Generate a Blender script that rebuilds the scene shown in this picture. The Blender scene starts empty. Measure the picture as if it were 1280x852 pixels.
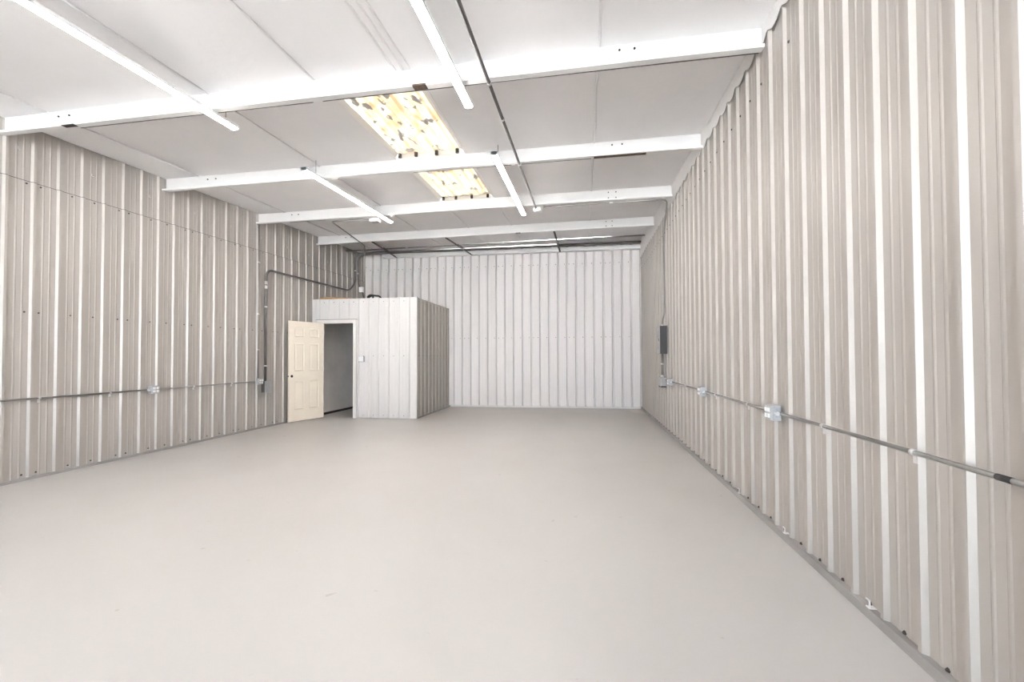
import bpy, math, random
from mathutils import Vector, Matrix, noise
random.seed(7)
SC = bpy.context.scene
COL = SC.collection

# ------------------------------------------------------------------ camera
YAW, PITCH, ROLL = 0.13263, 0.0192, -0.00418
F_PX, CX, CY, CAM_H = 530.7254, 659.78, 435.59, 1.29717
fwd = Vector((-math.sin(YAW) * math.cos(PITCH), math.cos(YAW) * math.cos(PITCH), math.sin(PITCH)))
rgt0 = Vector((math.cos(YAW), math.sin(YAW), 0))
up0 = rgt0.cross(fwd)
rgt = rgt0 * math.cos(ROLL) + up0 * math.sin(ROLL)
upv = up0 * math.cos(ROLL) - rgt0 * math.sin(ROLL)
cd = bpy.data.cameras.new('camera')
cam = bpy.data.objects.new('camera', cd)
COL.objects.link(cam)
cd.sensor_fit = 'HORIZONTAL'
cd.sensor_width = 36.0
cd.lens = 36.0 * F_PX / 1280.0
cd.shift_x = -(CX - 640) / 1280.0
cd.shift_y = (CY - 426) / 1280.0
cd.clip_start = 0.05
cam.matrix_world = Matrix(((rgt.x, upv.x, -fwd.x, 0), (rgt.y, upv.y, -fwd.y, 0), (rgt.z, upv.z, -fwd.z, CAM_H), (0, 0, 0, 1)))
SC.camera = cam

# ------------------------------------------------------------------ sky, exposure
world = bpy.data.worlds.new('sky')
SC.world = world
world.use_nodes = True
bg = world.node_tree.nodes['Background']
bg.inputs[0].default_value = (0.66, 0.83, 1.0, 1)
bg.inputs[1].default_value = 5.5
sd = bpy.data.lights.new('sun', 'SUN')
sd.energy = 150.0
sd.angle = 0.009
sd.color = (0.93, 0.96, 1.0)
sun = bpy.data.objects.new('sun', sd)
COL.objects.link(sun)
sun.location = (10, 20, 30)
sun.rotation_euler = Vector((0.45, 0.5, 1.25)).to_track_quat('Z', 'Y').to_euler()   # high, from behind the building
SC.view_settings.view_transform = 'Standard'
SC.view_settings.look = 'None'
SC.view_settings.gamma = 1.0
SC.view_settings.use_curve_mapping = False
SC.view_settings.exposure = 1.66
LED_STRENGTH = 28.0
LED_COLOR = (1.0, 0.955, 0.915, 1)

# ------------------------------------------------------------------ dimensions
XL, XR, YB, YF = -5.94, 1.412, 10.836, -8.0
MOD = 0.2286


def roof(x, y):
    return 3.697 + 0.0434 * y + 0.0095 * x


# ------------------------------------------------------------------ materials
def mat(name, col, rough=0.5, metal=0.0, var=0.0, vscale=(3, 3, 3), bump=0.0, bscale=60.0, spec=0.5, col2=None):
    m = bpy.data.materials.new(name)
    m.use_nodes = True
    nt = m.node_tree
    b = nt.nodes['Principled BSDF']
    b.inputs['Base Color'].default_value = (*col, 1)
    b.inputs['Roughness'].default_value = rough
    b.inputs['Metallic'].default_value = metal
    b.inputs['Specular IOR Level'].default_value = spec
    tc = nt.nodes.new('ShaderNodeTexCoord')
    if var > 0 or col2:
        mp = nt.nodes.new('ShaderNodeMapping')
        mp.inputs['Scale'].default_value = vscale
        nt.links.new(tc.outputs['Object'], mp.inputs['Vector'])
        nz = nt.nodes.new('ShaderNodeTexNoise')
        nz.inputs['Scale'].default_value = 1.0
        nz.inputs['Detail'].default_value = 6.0
        nt.links.new(mp.outputs[0], nz.inputs['Vector'])
        rp = nt.nodes.new('ShaderNodeValToRGB')
        c2 = col2 or tuple(max(0, c * (1 - var)) for c in col)
        c1 = col if col2 else tuple(min(1, c * (1 + var * 0.5)) for c in col)
        rp.color_ramp.elements[0].position = 0.3
        rp.color_ramp.elements[1].position = 0.7
        rp.color_ramp.elements[0].color = (*c2, 1)
        rp.color_ramp.elements[1].color = (*c1, 1)
        nt.links.new(nz.outputs['Fac'], rp.inputs[0])
        nt.links.new(rp.outputs[0], b.inputs['Base Color'])
    if bump > 0:
        nb = nt.nodes.new('ShaderNodeTexNoise')
        nb.inputs['Scale'].default_value = bscale
        nb.inputs['Detail'].default_value = 4.0
        nt.links.new(tc.outputs['Object'], nb.inputs['Vector'])
        bp = nt.nodes.new('ShaderNodeBump')
        bp.inputs['Strength'].default_value = bump
        bp.inputs['Distance'].default_value = 0.01
        nt.links.new(nb.outputs['Fac'], bp.inputs['Height'])
        nt.links.new(bp.outputs[0], b.inputs['Normal'])
    return m


M = {}
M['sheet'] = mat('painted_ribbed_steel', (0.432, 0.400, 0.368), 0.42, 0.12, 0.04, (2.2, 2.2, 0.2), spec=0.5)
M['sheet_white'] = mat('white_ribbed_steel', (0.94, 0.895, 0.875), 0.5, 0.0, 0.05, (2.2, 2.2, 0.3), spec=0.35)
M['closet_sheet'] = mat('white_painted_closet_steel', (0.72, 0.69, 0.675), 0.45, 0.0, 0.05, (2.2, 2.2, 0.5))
M['facing'] = mat('white_vinyl_facing', (0.93, 0.91, 0.91), 0.55, 0.0, 0.03, (1.2, 1.2, 1.2), 0.25, 14.0, spec=0.3)
M['purlin'] = mat('white_painted_purlin', (0.88, 0.86, 0.845), 0.45, 0.0, 0.04, (1.5, 3, 3), 0.05, 30)
M['trim'] = mat('white_trim_steel', (0.84, 0.82, 0.80), 0.45, 0, 0.05, (2, 2, 2))
M['base_angle'] = mat('grey_base_angle', (0.34, 0.325, 0.31), 0.5, 0.2, 0.15, (3, 3, 3))
M['galv'] = mat('galvanized_conduit', (0.31, 0.30, 0.285), 0.38, 0.7, 0.15, (8, 8, 8))
M['dull_pipe'] = mat('dull_grey_conduit', (0.16, 0.15, 0.145), 0.4, 0.6, 0.2, (8, 8, 8))
M['strap'] = mat('bright_zinc', (0.72, 0.71, 0.70), 0.35, 0.6, 0.1, (20, 20, 20))
M['boxsteel'] = mat('zinc_box_steel', (0.46, 0.47, 0.48), 0.45, 0.4, 0.15, (20, 20, 20))
M['greybox'] = mat('grey_enclosure_paint', (0.40, 0.39, 0.38), 0.5, 0.1, 0.1, (10, 10, 10))
M['darkbox'] = mat('charcoal_panel_cover', (0.030, 0.030, 0.032), 0.6, 0.0, 0.2, (10, 10, 10))
M['plastic'] = mat('white_plastic', (0.86, 0.86, 0.85), 0.4, 0, 0.03, (30, 30, 30))
M['black'] = mat('black_rubber', (0.018, 0.017, 0.017), 0.6, 0, 0.2, (30, 30, 30))
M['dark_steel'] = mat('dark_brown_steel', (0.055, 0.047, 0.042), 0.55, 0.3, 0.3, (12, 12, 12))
M['screw'] = mat('dark_screw_head', (0.05, 0.045, 0.04), 0.45, 0.5, 0.2, (30, 30, 30))
M['door'] = mat('cream_door_paint', (0.95, 0.85, 0.72), 0.45, 0, 0.03, (4, 4, 4), 0.04, 60)
M['jamb'] = mat('white_door_frame', (0.84, 0.80, 0.77), 0.45, 0, 0.04, (5, 5, 5))
M['drywall'] = mat('grey_white_drywall', (0.90, 0.87, 0.845), 0.75, 0, 0.1, (2, 2, 2), 0.05, 50)
M['wood'] = mat('raw_pine_wood', (0.52, 0.30, 0.12), 0.7, 0, 0.45, (4, 18, 18), 0.1, 40)
M['ply'] = mat('weathered_plywood', (0.40, 0.28, 0.17), 0.75, 0, 0.35, (3, 12, 3))
M['housing'] = mat('white_light_housing', (0.85, 0.85, 0.85), 0.4, 0, 0.03, (9, 9, 9))
M['deck'] = mat('roof_steel', (0.55, 0.55, 0.55), 0.5, 0.2, 0.1, (2, 2, 2))
M['apron'] = mat('concrete_apron', (0.55, 0.54, 0.52), 0.85, 0, 0.2, (0.8, 0.8, 0.8))
M['tear'] = mat('torn_brown_patch', (0.10, 0.065, 0.045), 0.8, 0, 0.5, (40, 40, 40))


def floor_mat():
    m = mat('grey_floor_paint', (0.50, 0.485, 0.455), 0.42, 0.0, 0.0)
    nt = m.node_tree
    b = nt.nodes['Principled BSDF']
    tc = nt.nodes.new('ShaderNodeTexCoord')

    def nz(scale, detail=5.0, dist=0.0):
        n = nt.nodes.new('ShaderNodeTexNoise')
        n.inputs['Scale'].default_value = scale
        n.inputs['Detail'].default_value = detail
        n.inputs['Distortion'].default_value = dist
        nt.links.new(tc.outputs['Object'], n.inputs['Vector'])
        return n

    def ramp(src, p0, p1, c0, c1):
        r = nt.nodes.new('ShaderNodeValToRGB')
        r.color_ramp.elements[0].position = p0
        r.color_ramp.elements[1].position = p1
        r.color_ramp.elements[0].color = (*c0, 1)
        r.color_ramp.elements[1].color = (*c1, 1)
        nt.links.new(src, r.inputs[0])
        return r
    base = ramp(nz(0.45, 4, 0.3).outputs['Fac'], 0.3, 0.7, (0.490, 0.468, 0.452), (0.520, 0.498, 0.482))
    # scuffs and chips
    chips = ramp(nz(9.0, 8).outputs['Fac'], 0.70, 0.74, (0, 0, 0), (1, 1, 1))
    mx = nt.nodes.new('ShaderNodeMix')
    mx.data_type = 'RGBA'
    nt.links.new(base.outputs[0], mx.inputs[6])
    mx.inputs[7].default_value = (0.33, 0.31, 0.29, 1)
    ms = nt.nodes.new('ShaderNodeMath')
    ms.operation = 'MULTIPLY'
    ms.inputs[1].default_value = 0.55
    nt.links.new(chips.outputs[0], ms.inputs[0])
    nt.links.new(ms.outputs[0], mx.inputs[0])
    # bare pale concrete worn through in the far right corner: distance to a point, broken by noise
    vm = nt.nodes.new('ShaderNodeVectorMath')
    vm.operation = 'DISTANCE'
    vm.inputs[1].default_value = (1.55, 10.35, 0)
    nt.links.new(tc.outputs['Object'], vm.inputs[0])
    wob = nt.nodes.new('ShaderNodeMath')
    wob.operation = 'MULTIPLY_ADD'
    wob.inputs[1].default_value = 0.9
    nt.links.new(nz(2.3, 6).outputs['Fac'], wob.inputs[0])
    nt.links.new(vm.outputs['Value'], wob.inputs[2])
    bare = ramp(wob.outputs[0], 0.85, 1.05, (1, 1, 1), (0, 0, 0))
    mx2 = nt.nodes.new('ShaderNodeMix')
    mx2.data_type = 'RGBA'
    nt.links.new(mx.outputs[2], mx2.inputs[6])
    mx2.inputs[7].default_value = (0.66, 0.60, 0.54, 1)
    nt.links.new(bare.outputs[0], mx2.inputs[0])
    # older darker paint beyond an uneven roller edge at the back of the room
    sp = nt.nodes.new('ShaderNodeSeparateXYZ')
    nt.links.new(tc.outputs['Object'], sp.inputs[0])
    wob2 = nt.nodes.new('ShaderNodeMath')
    wob2.operation = 'MULTIPLY_ADD'
    wob2.inputs[1].default_value = 0.9
    nt.links.new(nz(1.1, 5).outputs['Fac'], wob2.inputs[0])
    nt.links.new(sp.outputs['Y'], wob2.inputs[2])
    mr = nt.nodes.new('ShaderNodeMapRange')
    mr.inputs['From Min'].default_value = 8.75
    mr.inputs['From Max'].default_value = 8.95
    nt.links.new(wob2.outputs[0], mr.inputs['Value'])
    md = nt.nodes.new('ShaderNodeMath')
    md.operation = 'MULTIPLY'
    md.inputs[1].default_value = 0.3
    nt.links.new(mr.outputs[0], md.inputs[0])
    mx3 = nt.nodes.new('ShaderNodeMix')
    mx3.data_type = 'RGBA'
    nt.links.new(mx2.outputs[2], mx3.inputs[6])
    mx3.inputs[7].default_value = (0.52, 0.455, 0.40, 1)
    mm = nt.nodes.new('ShaderNodeMath')
    mm.operation = 'SUBTRACT'
    mm.use_clamp = True
    nt.links.new(md.outputs[0], mm.inputs[0])
    nt.links.new(bare.outputs[0], mm.inputs[1])
    nt.links.new(mm.outputs[0], mx3.inputs[0])
    nt.links.new(mx3.outputs[2], b.inputs['Base Color'])
    rr = nt.nodes.new('ShaderNodeMapRange')
    rr.inputs['To Min'].default_value = 0.36
    rr.inputs['To Max'].default_value = 0.52
    nt.links.new(nz(1.6, 6).outputs['Fac'], rr.inputs['Value'])
    nt.links.new(rr.outputs[0], b.inputs['Roughness'])
    bp = nt.nodes.new('ShaderNodeBump')
    bp.inputs['Strength'].default_value = 0.06
    bp.inputs['Distance'].default_value = 0.01
    nt.links.new(nz(45, 4).outputs['Fac'], bp.inputs['Height'])
    nt.links.new(bp.outputs[0], b.inputs['Normal'])
    return m


def lens_mat():
    m = bpy.data.materials.new('lit_led_lens')
    m.use_nodes = True
    b = m.node_tree.nodes['Principled BSDF']
    b.inputs['Base Color'].default_value = (0.9, 0.9, 0.9, 1)
    b.inputs['Emission Color'].default_value = LED_COLOR
    b.inputs['Emission Strength'].default_value = LED_STRENGTH
    return m


def skylight_mat():
    m = bpy.data.materials.new('aged_translucent_fibreglass')
    m.use_nodes = True
    nt = m.node_tree
    for n in list(nt.nodes):
        nt.nodes.remove(n)
    out = nt.nodes.new('ShaderNodeOutputMaterial')
    tc = nt.nodes.new('ShaderNodeTexCoord')
    mp = nt.nodes.new('ShaderNodeMapping')
    mp.inputs['Scale'].default_value = (1.6, 1.0, 1.0)
    nt.links.new(tc.outputs['Object'], mp.inputs[0])

    def nz(scale, detail):
        n = nt.nodes.new('ShaderNodeTexNoise')
        n.inputs['Scale'].default_value = scale
        n.inputs['Detail'].default_value = detail
        nt.links.new(mp.outputs[0], n.inputs['Vector'])
        return n

    def ramp(src, stops):
        r = nt.nodes.new('ShaderNodeValToRGB')
        el = r.color_ramp.elements
        while len(el) < len(stops):
            el.new(0.5)
        for e, (p, c) in zip(el, stops):
            e.position = p
            e.color = (*c, 1)
        nt.links.new(src, r.inputs[0])
        return r
    stain = ramp(nz(5.5, 8).outputs['Fac'], [(0.36, (0.72, 0.40, 0.17)), (0.46, (0.88, 0.66, 0.38)), (0.56, (0.95, 0.84, 0.62)), (0.75, (0.96, 0.91, 0.78))])
    flake = ramp(nz(6.5, 2.5).outputs['Fac'], [(0.60, (0, 0, 0)), (0.615, (1, 1, 1))])
    mx = nt.nodes.new('ShaderNodeMix')
    mx.data_type = 'RGBA'
    nt.links.new(flake.outputs[0], mx.inputs[0])
    nt.links.new(stain.outputs[0], mx.inputs[6])
    mx.inputs[7].default_value = (0.13, 0.115, 0.10, 1)
    tr = nt.nodes.new('ShaderNodeBsdfTranslucent')
    nt.links.new(mx.outputs[2], tr.inputs[0])
    df = nt.nodes.new('ShaderNodeBsdfDiffuse')
    mx2 = nt.nodes.new('ShaderNodeMix')
    mx2.data_type = 'RGBA'
    nt.links.new(flake.outputs[0], mx2.inputs[0])
    mx2.inputs[6].default_value = (0.80, 0.70, 0.55, 1)
    mx2.inputs[7].default_value = (0.45, 0.43, 0.41, 1)
    nt.links.new(mx2.outputs[2], df.inputs[0])
    ms = nt.nodes.new('ShaderNodeMixShader')
    ms.inputs[0].default_value = 0.0095
    nt.links.new(df.outputs[0], ms.inputs[1])
    nt.links.new(tr.outputs[0], ms.inputs[2])
    nt.links.new(ms.outputs[0], out.inputs[0])
    return m


M['floor'] = floor_mat()
M['lens'] = lens_mat()
M['skylight'] = skylight_mat()


# ------------------------------------------------------------------ helpers
def tag(o, label=None, cat=None, group=None, kind=None):
    if label: o['label'] = label
    if cat: o['category'] = cat
    if group: o['group'] = group
    if kind: o['kind'] = kind
    return o


def empty(name, loc=(0, 0, 0), label=None, cat=None, group=None, kind=None):
    o = bpy.data.objects.new(name, None)
    o.empty_display_size = 0.05
    COL.objects.link(o)
    o.location = loc
    return tag(o, label, cat, group, kind)


def attach(o, parent):
    if parent is not None:
        o.parent = parent
        o.matrix_parent_inverse = Matrix.LocRotScale(parent.location, parent.rotation_euler, None).inverted()


class MB:
    """collects faces in world coordinates; build() links them as one mesh object"""
    def __init__(s):
        s.v, s.f, s.sm = [], [], []

    def add(s, vs, fs, smooth=False):
        n = len(s.v)
        s.v += [tuple(v) for v in vs]
        s.f += [tuple(i + n for i in f) for f in fs]
        s.sm += [smooth] * len(fs)
        return s

    def box(s, x0, x1, y0, y1, z0, z1):
        vs = [(x, y, z) for z in (z0, z1) for y in (y0, y1) for x in (x0, x1)]
        return s.add(vs, [(0, 2, 3, 1), (4, 5, 7, 6), (0, 1, 5, 4), (2, 6, 7, 3), (0, 4, 6, 2), (1, 3, 7, 5)])

    def bevbox(s, x0, x1, y0, y1, z0, z1, b, axis='x', sign=-1):
        """box whose face towards sign*axis is chamfered by b"""
        c = [[x0, x1], [y0, y1], [z0, z1]]
        ai = 'xyz'.index(axis)
        o1, o2 = [i for i in range(3) if i != ai]
        back = c[ai][1] if sign < 0 else c[ai][0]
        front = c[ai][0] if sign < 0 else c[ai][1]
        mid = front - sign * b

        def ring(a, ins):
            r = []
            for u, w in ((0, 0), (1, 0), (1, 1), (0, 1)):
                p = [0, 0, 0]
                p[ai] = a
                p[o1] = c[o1][u] + (ins if u == 0 else -ins)
                p[o2] = c[o2][w] + (ins if w == 0 else -ins)
                r.append(tuple(p))
            return r
        vs = ring(back, 0) + ring(mid, 0) + ring(front, b)
        fs = [(0, 1, 2, 3), (8, 9, 10, 11)]
        for k in (0, 4):
            for i in range(4):
                j = (i + 1) % 4
                fs.append((k + i, k + j, k + 4 + j, k + 4 + i))
        return s.add(vs, fs)

    def tube(s, pts, r, n=10, fillet=0.0, caps=True):
        pts = [Vector(p) for p in pts]
        if fillet > 0 and len(pts) > 2:
            q = [pts[0]]
            for i in range(1, len(pts) - 1):
                a, b, c = pts[i - 1], pts[i], pts[i + 1]
                d1, d2 = (a - b), (c - b)
                t = min(fillet, d1.length * 0.49, d2.length * 0.49)
                p0, p2 = b + d1.normalized() * t, b + d2.normalized() * t
                for k in range(9):
                    u = k / 8
                    q.append(p0 * (1 - u) ** 2 + b * 2 * u * (1 - u) + p2 * u * u)
            q.append(pts[-1])
            pts = q
        vs, fs = [], []
        t0 = (pts[1] - pts[0]).normalized()
        ref = Vector((0, 0, 1)) if abs(t0.z) < 0.9 else Vector((1, 0, 0))
        nrm = t0.cross(ref).normalized()
        for i, p in enumerate(pts):
            if i == 0: t = t0
            elif i == len(pts) - 1: t = (pts[i] - pts[i - 1]).normalized()
            else: t = ((pts[i + 1] - pts[i]).normalized() + (pts[i] - pts[i - 1]).normalized()).normalized()
            nrm = (nrm - t * nrm.dot(t)).normalized()
            bn = t.cross(nrm)
            for k in range(n):
                a = 2 * math.pi * k / n
                vs.append(p + nrm * (r * math.cos(a)) + bn * (r * math.sin(a)))
            if i:
                o = (i - 1) * n
                for k in range(n):
                    fs.append((o + k, o + (k + 1) % n, o + n + (k + 1) % n, o + n + k))
        s.add(vs, fs, True)
        if caps:
            m = len(pts) * n
            off = len(s.v) - m
            s.f.append(tuple(off + k for k in range(n))[::-1]); s.sm.append(False)
            s.f.append(tuple(off + m - n + k for k in range(n))); s.sm.append(False)
        return s

    def build(s, name, m, parent=None, **kw):
        me = bpy.data.meshes.new(name)
        me.from_pydata(s.v, [], s.f)
        me.polygons.foreach_set('use_smooth', s.sm)
        me.materials.append(m)
        me.update()
        import bmesh
        bm = bmesh.new()
        bm.from_mesh(me)
        bmesh.ops.recalc_face_normals(bm, faces=bm.faces)
        bm.to_mesh(me)
        bm.free()
        o = bpy.data.objects.new(name, me)
        COL.objects.link(o)
        if parent is not None:
            attach(o, parent)
        return tag(o, **kw)


def center(o):
    """move a top-level mesh's origin to the middle of its base without moving its shape"""
    me = o.data
    xs = [v.co for v in me.vertices]
    lo = Vector((min(v.x for v in xs), min(v.y for v in xs), min(v.z for v in xs)))
    hi = Vector((max(v.x for v in xs), max(v.y for v in xs), max(v.z for v in xs)))
    c = Vector(((lo.x + hi.x) / 2, (lo.y + hi.y) / 2, lo.z))
    me.transform(Matrix.Translation(-c))
    o.location = c
    return o


# ------------------------------------------------------------------ ribbed steel sheets
RIB = [(0.0, 0.0), (0.014, 0.021), (0.036, 0.021), (0.050, 0.0),
       (0.101, 0.0), (0.108, 0.0028), (0.115, 0.0028), (0.122, 0.0),
       (0.162, 0.0), (0.169, 0.0028), (0.176, 0.0028), (0.183, 0.0)]
# sheet hung inside out: tall ribs point away, exaggerated in depth to shade the grooves
GROOVE = [(0.0, 0.0), (0.023, -0.080), (0.037, -0.080), (0.060, 0.0),
          (0.101, 0.0), (0.108, 0.0028), (0.115, 0.0028), (0.122, 0.0),
          (0.162, 0.0), (0.169, 0.0028), (0.176, 0.0028), (0.183, 0.0)]


def profile(u0, u1, phase, shape=RIB):
    """(u, height) points of the rolled sheet between u0 and u1, a tall rib starting at phase + k * MOD"""
    pts = []
    k0 = math.floor((u0 - phase) / MOD) - 1
    k1 = math.ceil((u1 - phase) / MOD) + 1
    allp = [(phase + k * MOD + u, h) for k in range(k0, k1) for u, h in shape]

    def at(u):
        for (a, ha), (b, hb) in zip(allp, allp[1:]):
            if a <= u <= b:
                return ha + (hb - ha) * (u - a) / (b - a) if b > a else ha
        return 0
    pts.append((u0, at(u0)))
    pts += [p for p in allp if u0 + 1e-4 < p[0] < u1 - 1e-4]
    pts.append((u1, at(u1)))
    return pts


def sheet(parent, axis, plane, sign, u0, u1, phase, zb, zt, m, off=0.0, back=0.012, name='panel', shape=RIB):
    """axis 'y': a wall at x = plane facing sign * x, running along y; axis 'x': a wall at y = plane"""
    pr = profile(u0, u1, phase, shape)
    vs, fs = [], []
    for u, h in pr:
        for hh in (h + off, off - back):
            w = plane + sign * hh
            x, y = (w, u) if axis == 'y' else (u, w)
            b = zb(x, y) if callable(zb) else zb
            t = zt(x, y) if callable(zt) else zt
            vs += [(x, y, b), (x, y, t)]
    n = len(pr)
    for i in range(n - 1):
        a, b = i * 4, i * 4 + 4
        fs += [(a, b, b + 1, a + 1), (a + 2, a + 3, b + 3, b + 2), (a + 1, b + 1, b + 3, a + 3), (a, a + 2, b + 2, b)]
    e = (n - 1) * 4
    fs += [(0, 1, 3, 2), (e, e + 2, e + 3, e + 1)]
    mb = MB()
    mb.add(vs, fs)
    return mb.build(name, m, parent)


def runs(a, b, start, width):
    k = math.floor((a - start) / width)
    out = []
    u = start + k * width
    while u < b - 1e-4:
        lo, hi = max(a, u), min(b, u + width)
        if hi - lo > 0.02:
            out.append((lo, hi))
        u += width
    return out


SHEETW = 4 * MOD
under = lambda x, y: roof(x, y) + 0.02


def screws(parent, pts, axis, sign, plane, r=0.008):
    mb = MB()
    for u, z in pts:
        vs = []
        n = 6
        for d, rr in ((0.0, r * 1.35), (0.003, r), (0.008, r * 0.8)):
            for k in range(n):
                a = 2 * math.pi * k / n
                w = plane + sign * d
                if axis == 'y': vs.append((w, u + rr * math.cos(a), z + rr * math.sin(a)))
                else: vs.append((u + rr * math.cos(a), w, z + rr * math.sin(a)))
        fs = [tuple(range(12, 18))]
        for q in (0, 6):
            for k in range(n):
                fs.append((q + k, q + (k + 1) % n, q + 6 + (k + 1) % n, q + 6 + k))
        mb.add(vs, fs)
    return mb.build('screws', M['screw'], parent, kind='stuff')


# floor
fl = MB().box(XL - 0.1, XR + 0.1, YF - 0.1, YB + 0.1, -0.12, 0.0).build('floor', M['floor'], kind='structure',
    label='grey painted concrete floor of the empty warehouse bay', cat='floor')
ap = MB().box(-30, 26, -45, YF - 0.1, -0.14, -0.02).build('ground', M['apron'], kind='structure',
    label='concrete apron outside the bay', cat='ground')

# left wall: tall lower sheets and a short upper course above a lap line
WL = empty('wall_left', (XL, 4.7, 0), 'left wall of ribbed painted steel sheets with a lap line near the top', 'wall', kind='structure')
PL = 3.588
for a, b in runs(YF, YB, PL + MOD + 0.02, SHEETW):
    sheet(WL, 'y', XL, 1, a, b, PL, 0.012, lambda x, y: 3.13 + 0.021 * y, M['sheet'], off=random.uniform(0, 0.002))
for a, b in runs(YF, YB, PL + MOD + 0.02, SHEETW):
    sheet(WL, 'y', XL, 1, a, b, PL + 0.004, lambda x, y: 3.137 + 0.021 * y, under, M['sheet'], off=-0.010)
    sheet(WL, 'y', XL, 1, a, b, PL, lambda x, y: 3.1305 + 0.021 * y, lambda x, y: 3.1365 + 0.021 * y, M['dark_steel'], off=-0.003, name='lap_shadow_strip')  # thin dark strip added to stand for the gap shadow at the lap
pts = []
for k in range(-4, 32):
    y = PL + k * MOD
    if not (2.6 < y < 10.6): continue
    q = (k - 1) % 4
    us = [y - 0.035, y + 0.085] if q == 0 else ([y + 0.145] if q in (1, 2) else [])
    for u in us:
        for z in (0.065, 1.80):
            pts.append((u, z))
        pts.append((u, 3.105 + 0.021 * u))
screws(WL, pts, 'y', 1, XL + 0.001)
mb = MB()
for k in range(0, 30, 3):     # larger fasteners through to the girt in the upper course
    y = PL + k * MOD + 0.13
    if 3.4 < y < 10.5: mb.box(XL - 0.012, XL - 0.004, y - 0.012, y + 0.012, 3.525, 3.553)
mb.build('washer', M['boxsteel'], WL, kind='stuff')

# right wall
WR = empty('wall_right', (XR, 4.7, 0), 'right wall of full height ribbed painted steel sheets', 'wall', kind='structure')
PR = 1.758
for a, b in runs(YF, YB, PR + 0.02, SHEETW):
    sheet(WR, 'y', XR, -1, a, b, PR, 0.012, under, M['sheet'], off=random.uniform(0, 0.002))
pts = []
for k in range(-1, 40):
    y = PR + k * MOD
    if y > 10.7: break
    pts.append((y + 0.14, 0.058))
    if k % 2 == 0 or k > 8: pts.append((y - 0.03, 3.46))
screws(WR, pts, 'y', -1, XR - 0.001)

# back wall
WB = empty('wall_back', (-2.2, YB, 0), 'far end wall of white ribbed steel sheets', 'wall', kind='structure')
PBK = -2.293
for a, b in runs(XL - 0.06, XR + 0.06, PBK + 0.09, SHEETW):
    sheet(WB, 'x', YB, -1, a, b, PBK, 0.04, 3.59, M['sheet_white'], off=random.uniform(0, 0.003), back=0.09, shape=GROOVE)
for a, b in runs(XL - 0.06, XR + 0.06, PBK + 0.09, SHEETW):
    sheet(WB, 'x', YB, -1, a, b, PBK + 0.006, 3.594, under, M['sheet_white'], off=-0.005, back=0.09, shape=GROOVE)
pts = []
for k in range(-18, 18):
    x = PBK + k * MOD
    if XL + 0.1 < x < XR - 0.1:
        for z in (1.79, 3.66):
            pts.append((x - 0.03, z))
            if k % 4 == 0: pts.append((x + 0.085, z))
screws(WB, pts, 'x', -1, YB - 0.001, 0.007)

# front wall behind the camera, with the wide roll-up doorway standing open
WF = MB()
WF.box(XL - 0.1, -3.3, YF - 0.1, YF, 0, 3.3).box(1.0, XR + 0.1, YF - 0.1, YF, 0, 3.3).box(XL - 0.1, XR + 0.1, YF - 0.1, YF, 3.15, 3.42)
WF.build('wall_front', M['sheet'], kind='structure', label='front wall around the open roll-up doorway', cat='wall')

# outer cladding behind the inner sheets
MB().box(XL - 0.10, XL - 0.03, YF - 0.1, YB + 0.16, -0.02, 4.4).build('outer_skin', M['dark_steel'], WL)  # left skin coloured dark to stand for shade behind the lap gap
MB().box(XR + 0.03, XR + 0.10, YF - 0.1, YB + 0.16, -0.02, 4.4).build('outer_skin', M['deck'], WR)
MB().box(XL - 0.10, XR + 0.10, YB + 0.11, YB + 0.16, -0.02, 4.4).build('outer_skin', M['deck'], WB)
# base angles
MB().box(XL - 0.005, XL + 0.030, YF, 8.60, 0, 0.030).build('baseboard_left', M['base_angle'], kind='structure', label='low grey steel base angle along the left wall', cat='base trim')
MB().box(XR - 0.034, XR + 0.005, YF, YB - 0.03, 0, 0.050).build('baseboard_right', M['base_angle'], kind='structure', label='grey steel base angle along the right wall', cat='base trim')
mb = MB().box(-3.49, XR - 0.034, YB - 0.032, YB + 0.005, 0, 0.042)
mb.build('baseboard_back', M['trim'], kind='structure', label='pale base angle along the far end wall', cat='base trim')

# ------------------------------------------------------------------ roof: deck, insulation facing, purlins
PY = [(3.57, 3.46), (5.28, 5.19), (7.02, 6.90), (8.775, 8.64)]   # purlin y at the left and right wall


def py(i, x):
    a, b = PY[i]
    return a + (b - a) * (x - XL) / (XR - XL)


SKX0, SKX1 = -2.42, -1.50
CE = empty('ceiling', (-2.2, 4.7, 3.9), 'sloping ceiling of white vinyl insulation facing between purlins', 'ceiling', kind='structure')


def slab(x0, x1, y0, y1, lo, hi, mb):
    vs = [(x, y, roof(x, y) + d) for d in (lo, hi) for y in (y0, y1) for x in (x0, x1)]
    return mb.add(vs, [(0, 2, 3, 1), (4, 5, 7, 6), (0, 1, 5, 4), (2, 6, 7, 3), (0, 4, 6, 2), (1, 3, 7, 5)])


mb = MB()
SY0, SY1 = 3.62, 6.94
slab(XL - .1, SKX0, YF - .1, YB + .16, 0.09, 0.14, mb)
slab(SKX1, XR + .1, YF - .1, YB + .16, 0.09, 0.14, mb)
slab(SKX0, SKX1, YF - .1, SY0, 0.09, 0.14, mb)
slab(SKX0, SKX1, SY1, YB + .16, 0.09, 0.14, mb)
mb.build('roof_deck', M['deck'], CE)

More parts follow.
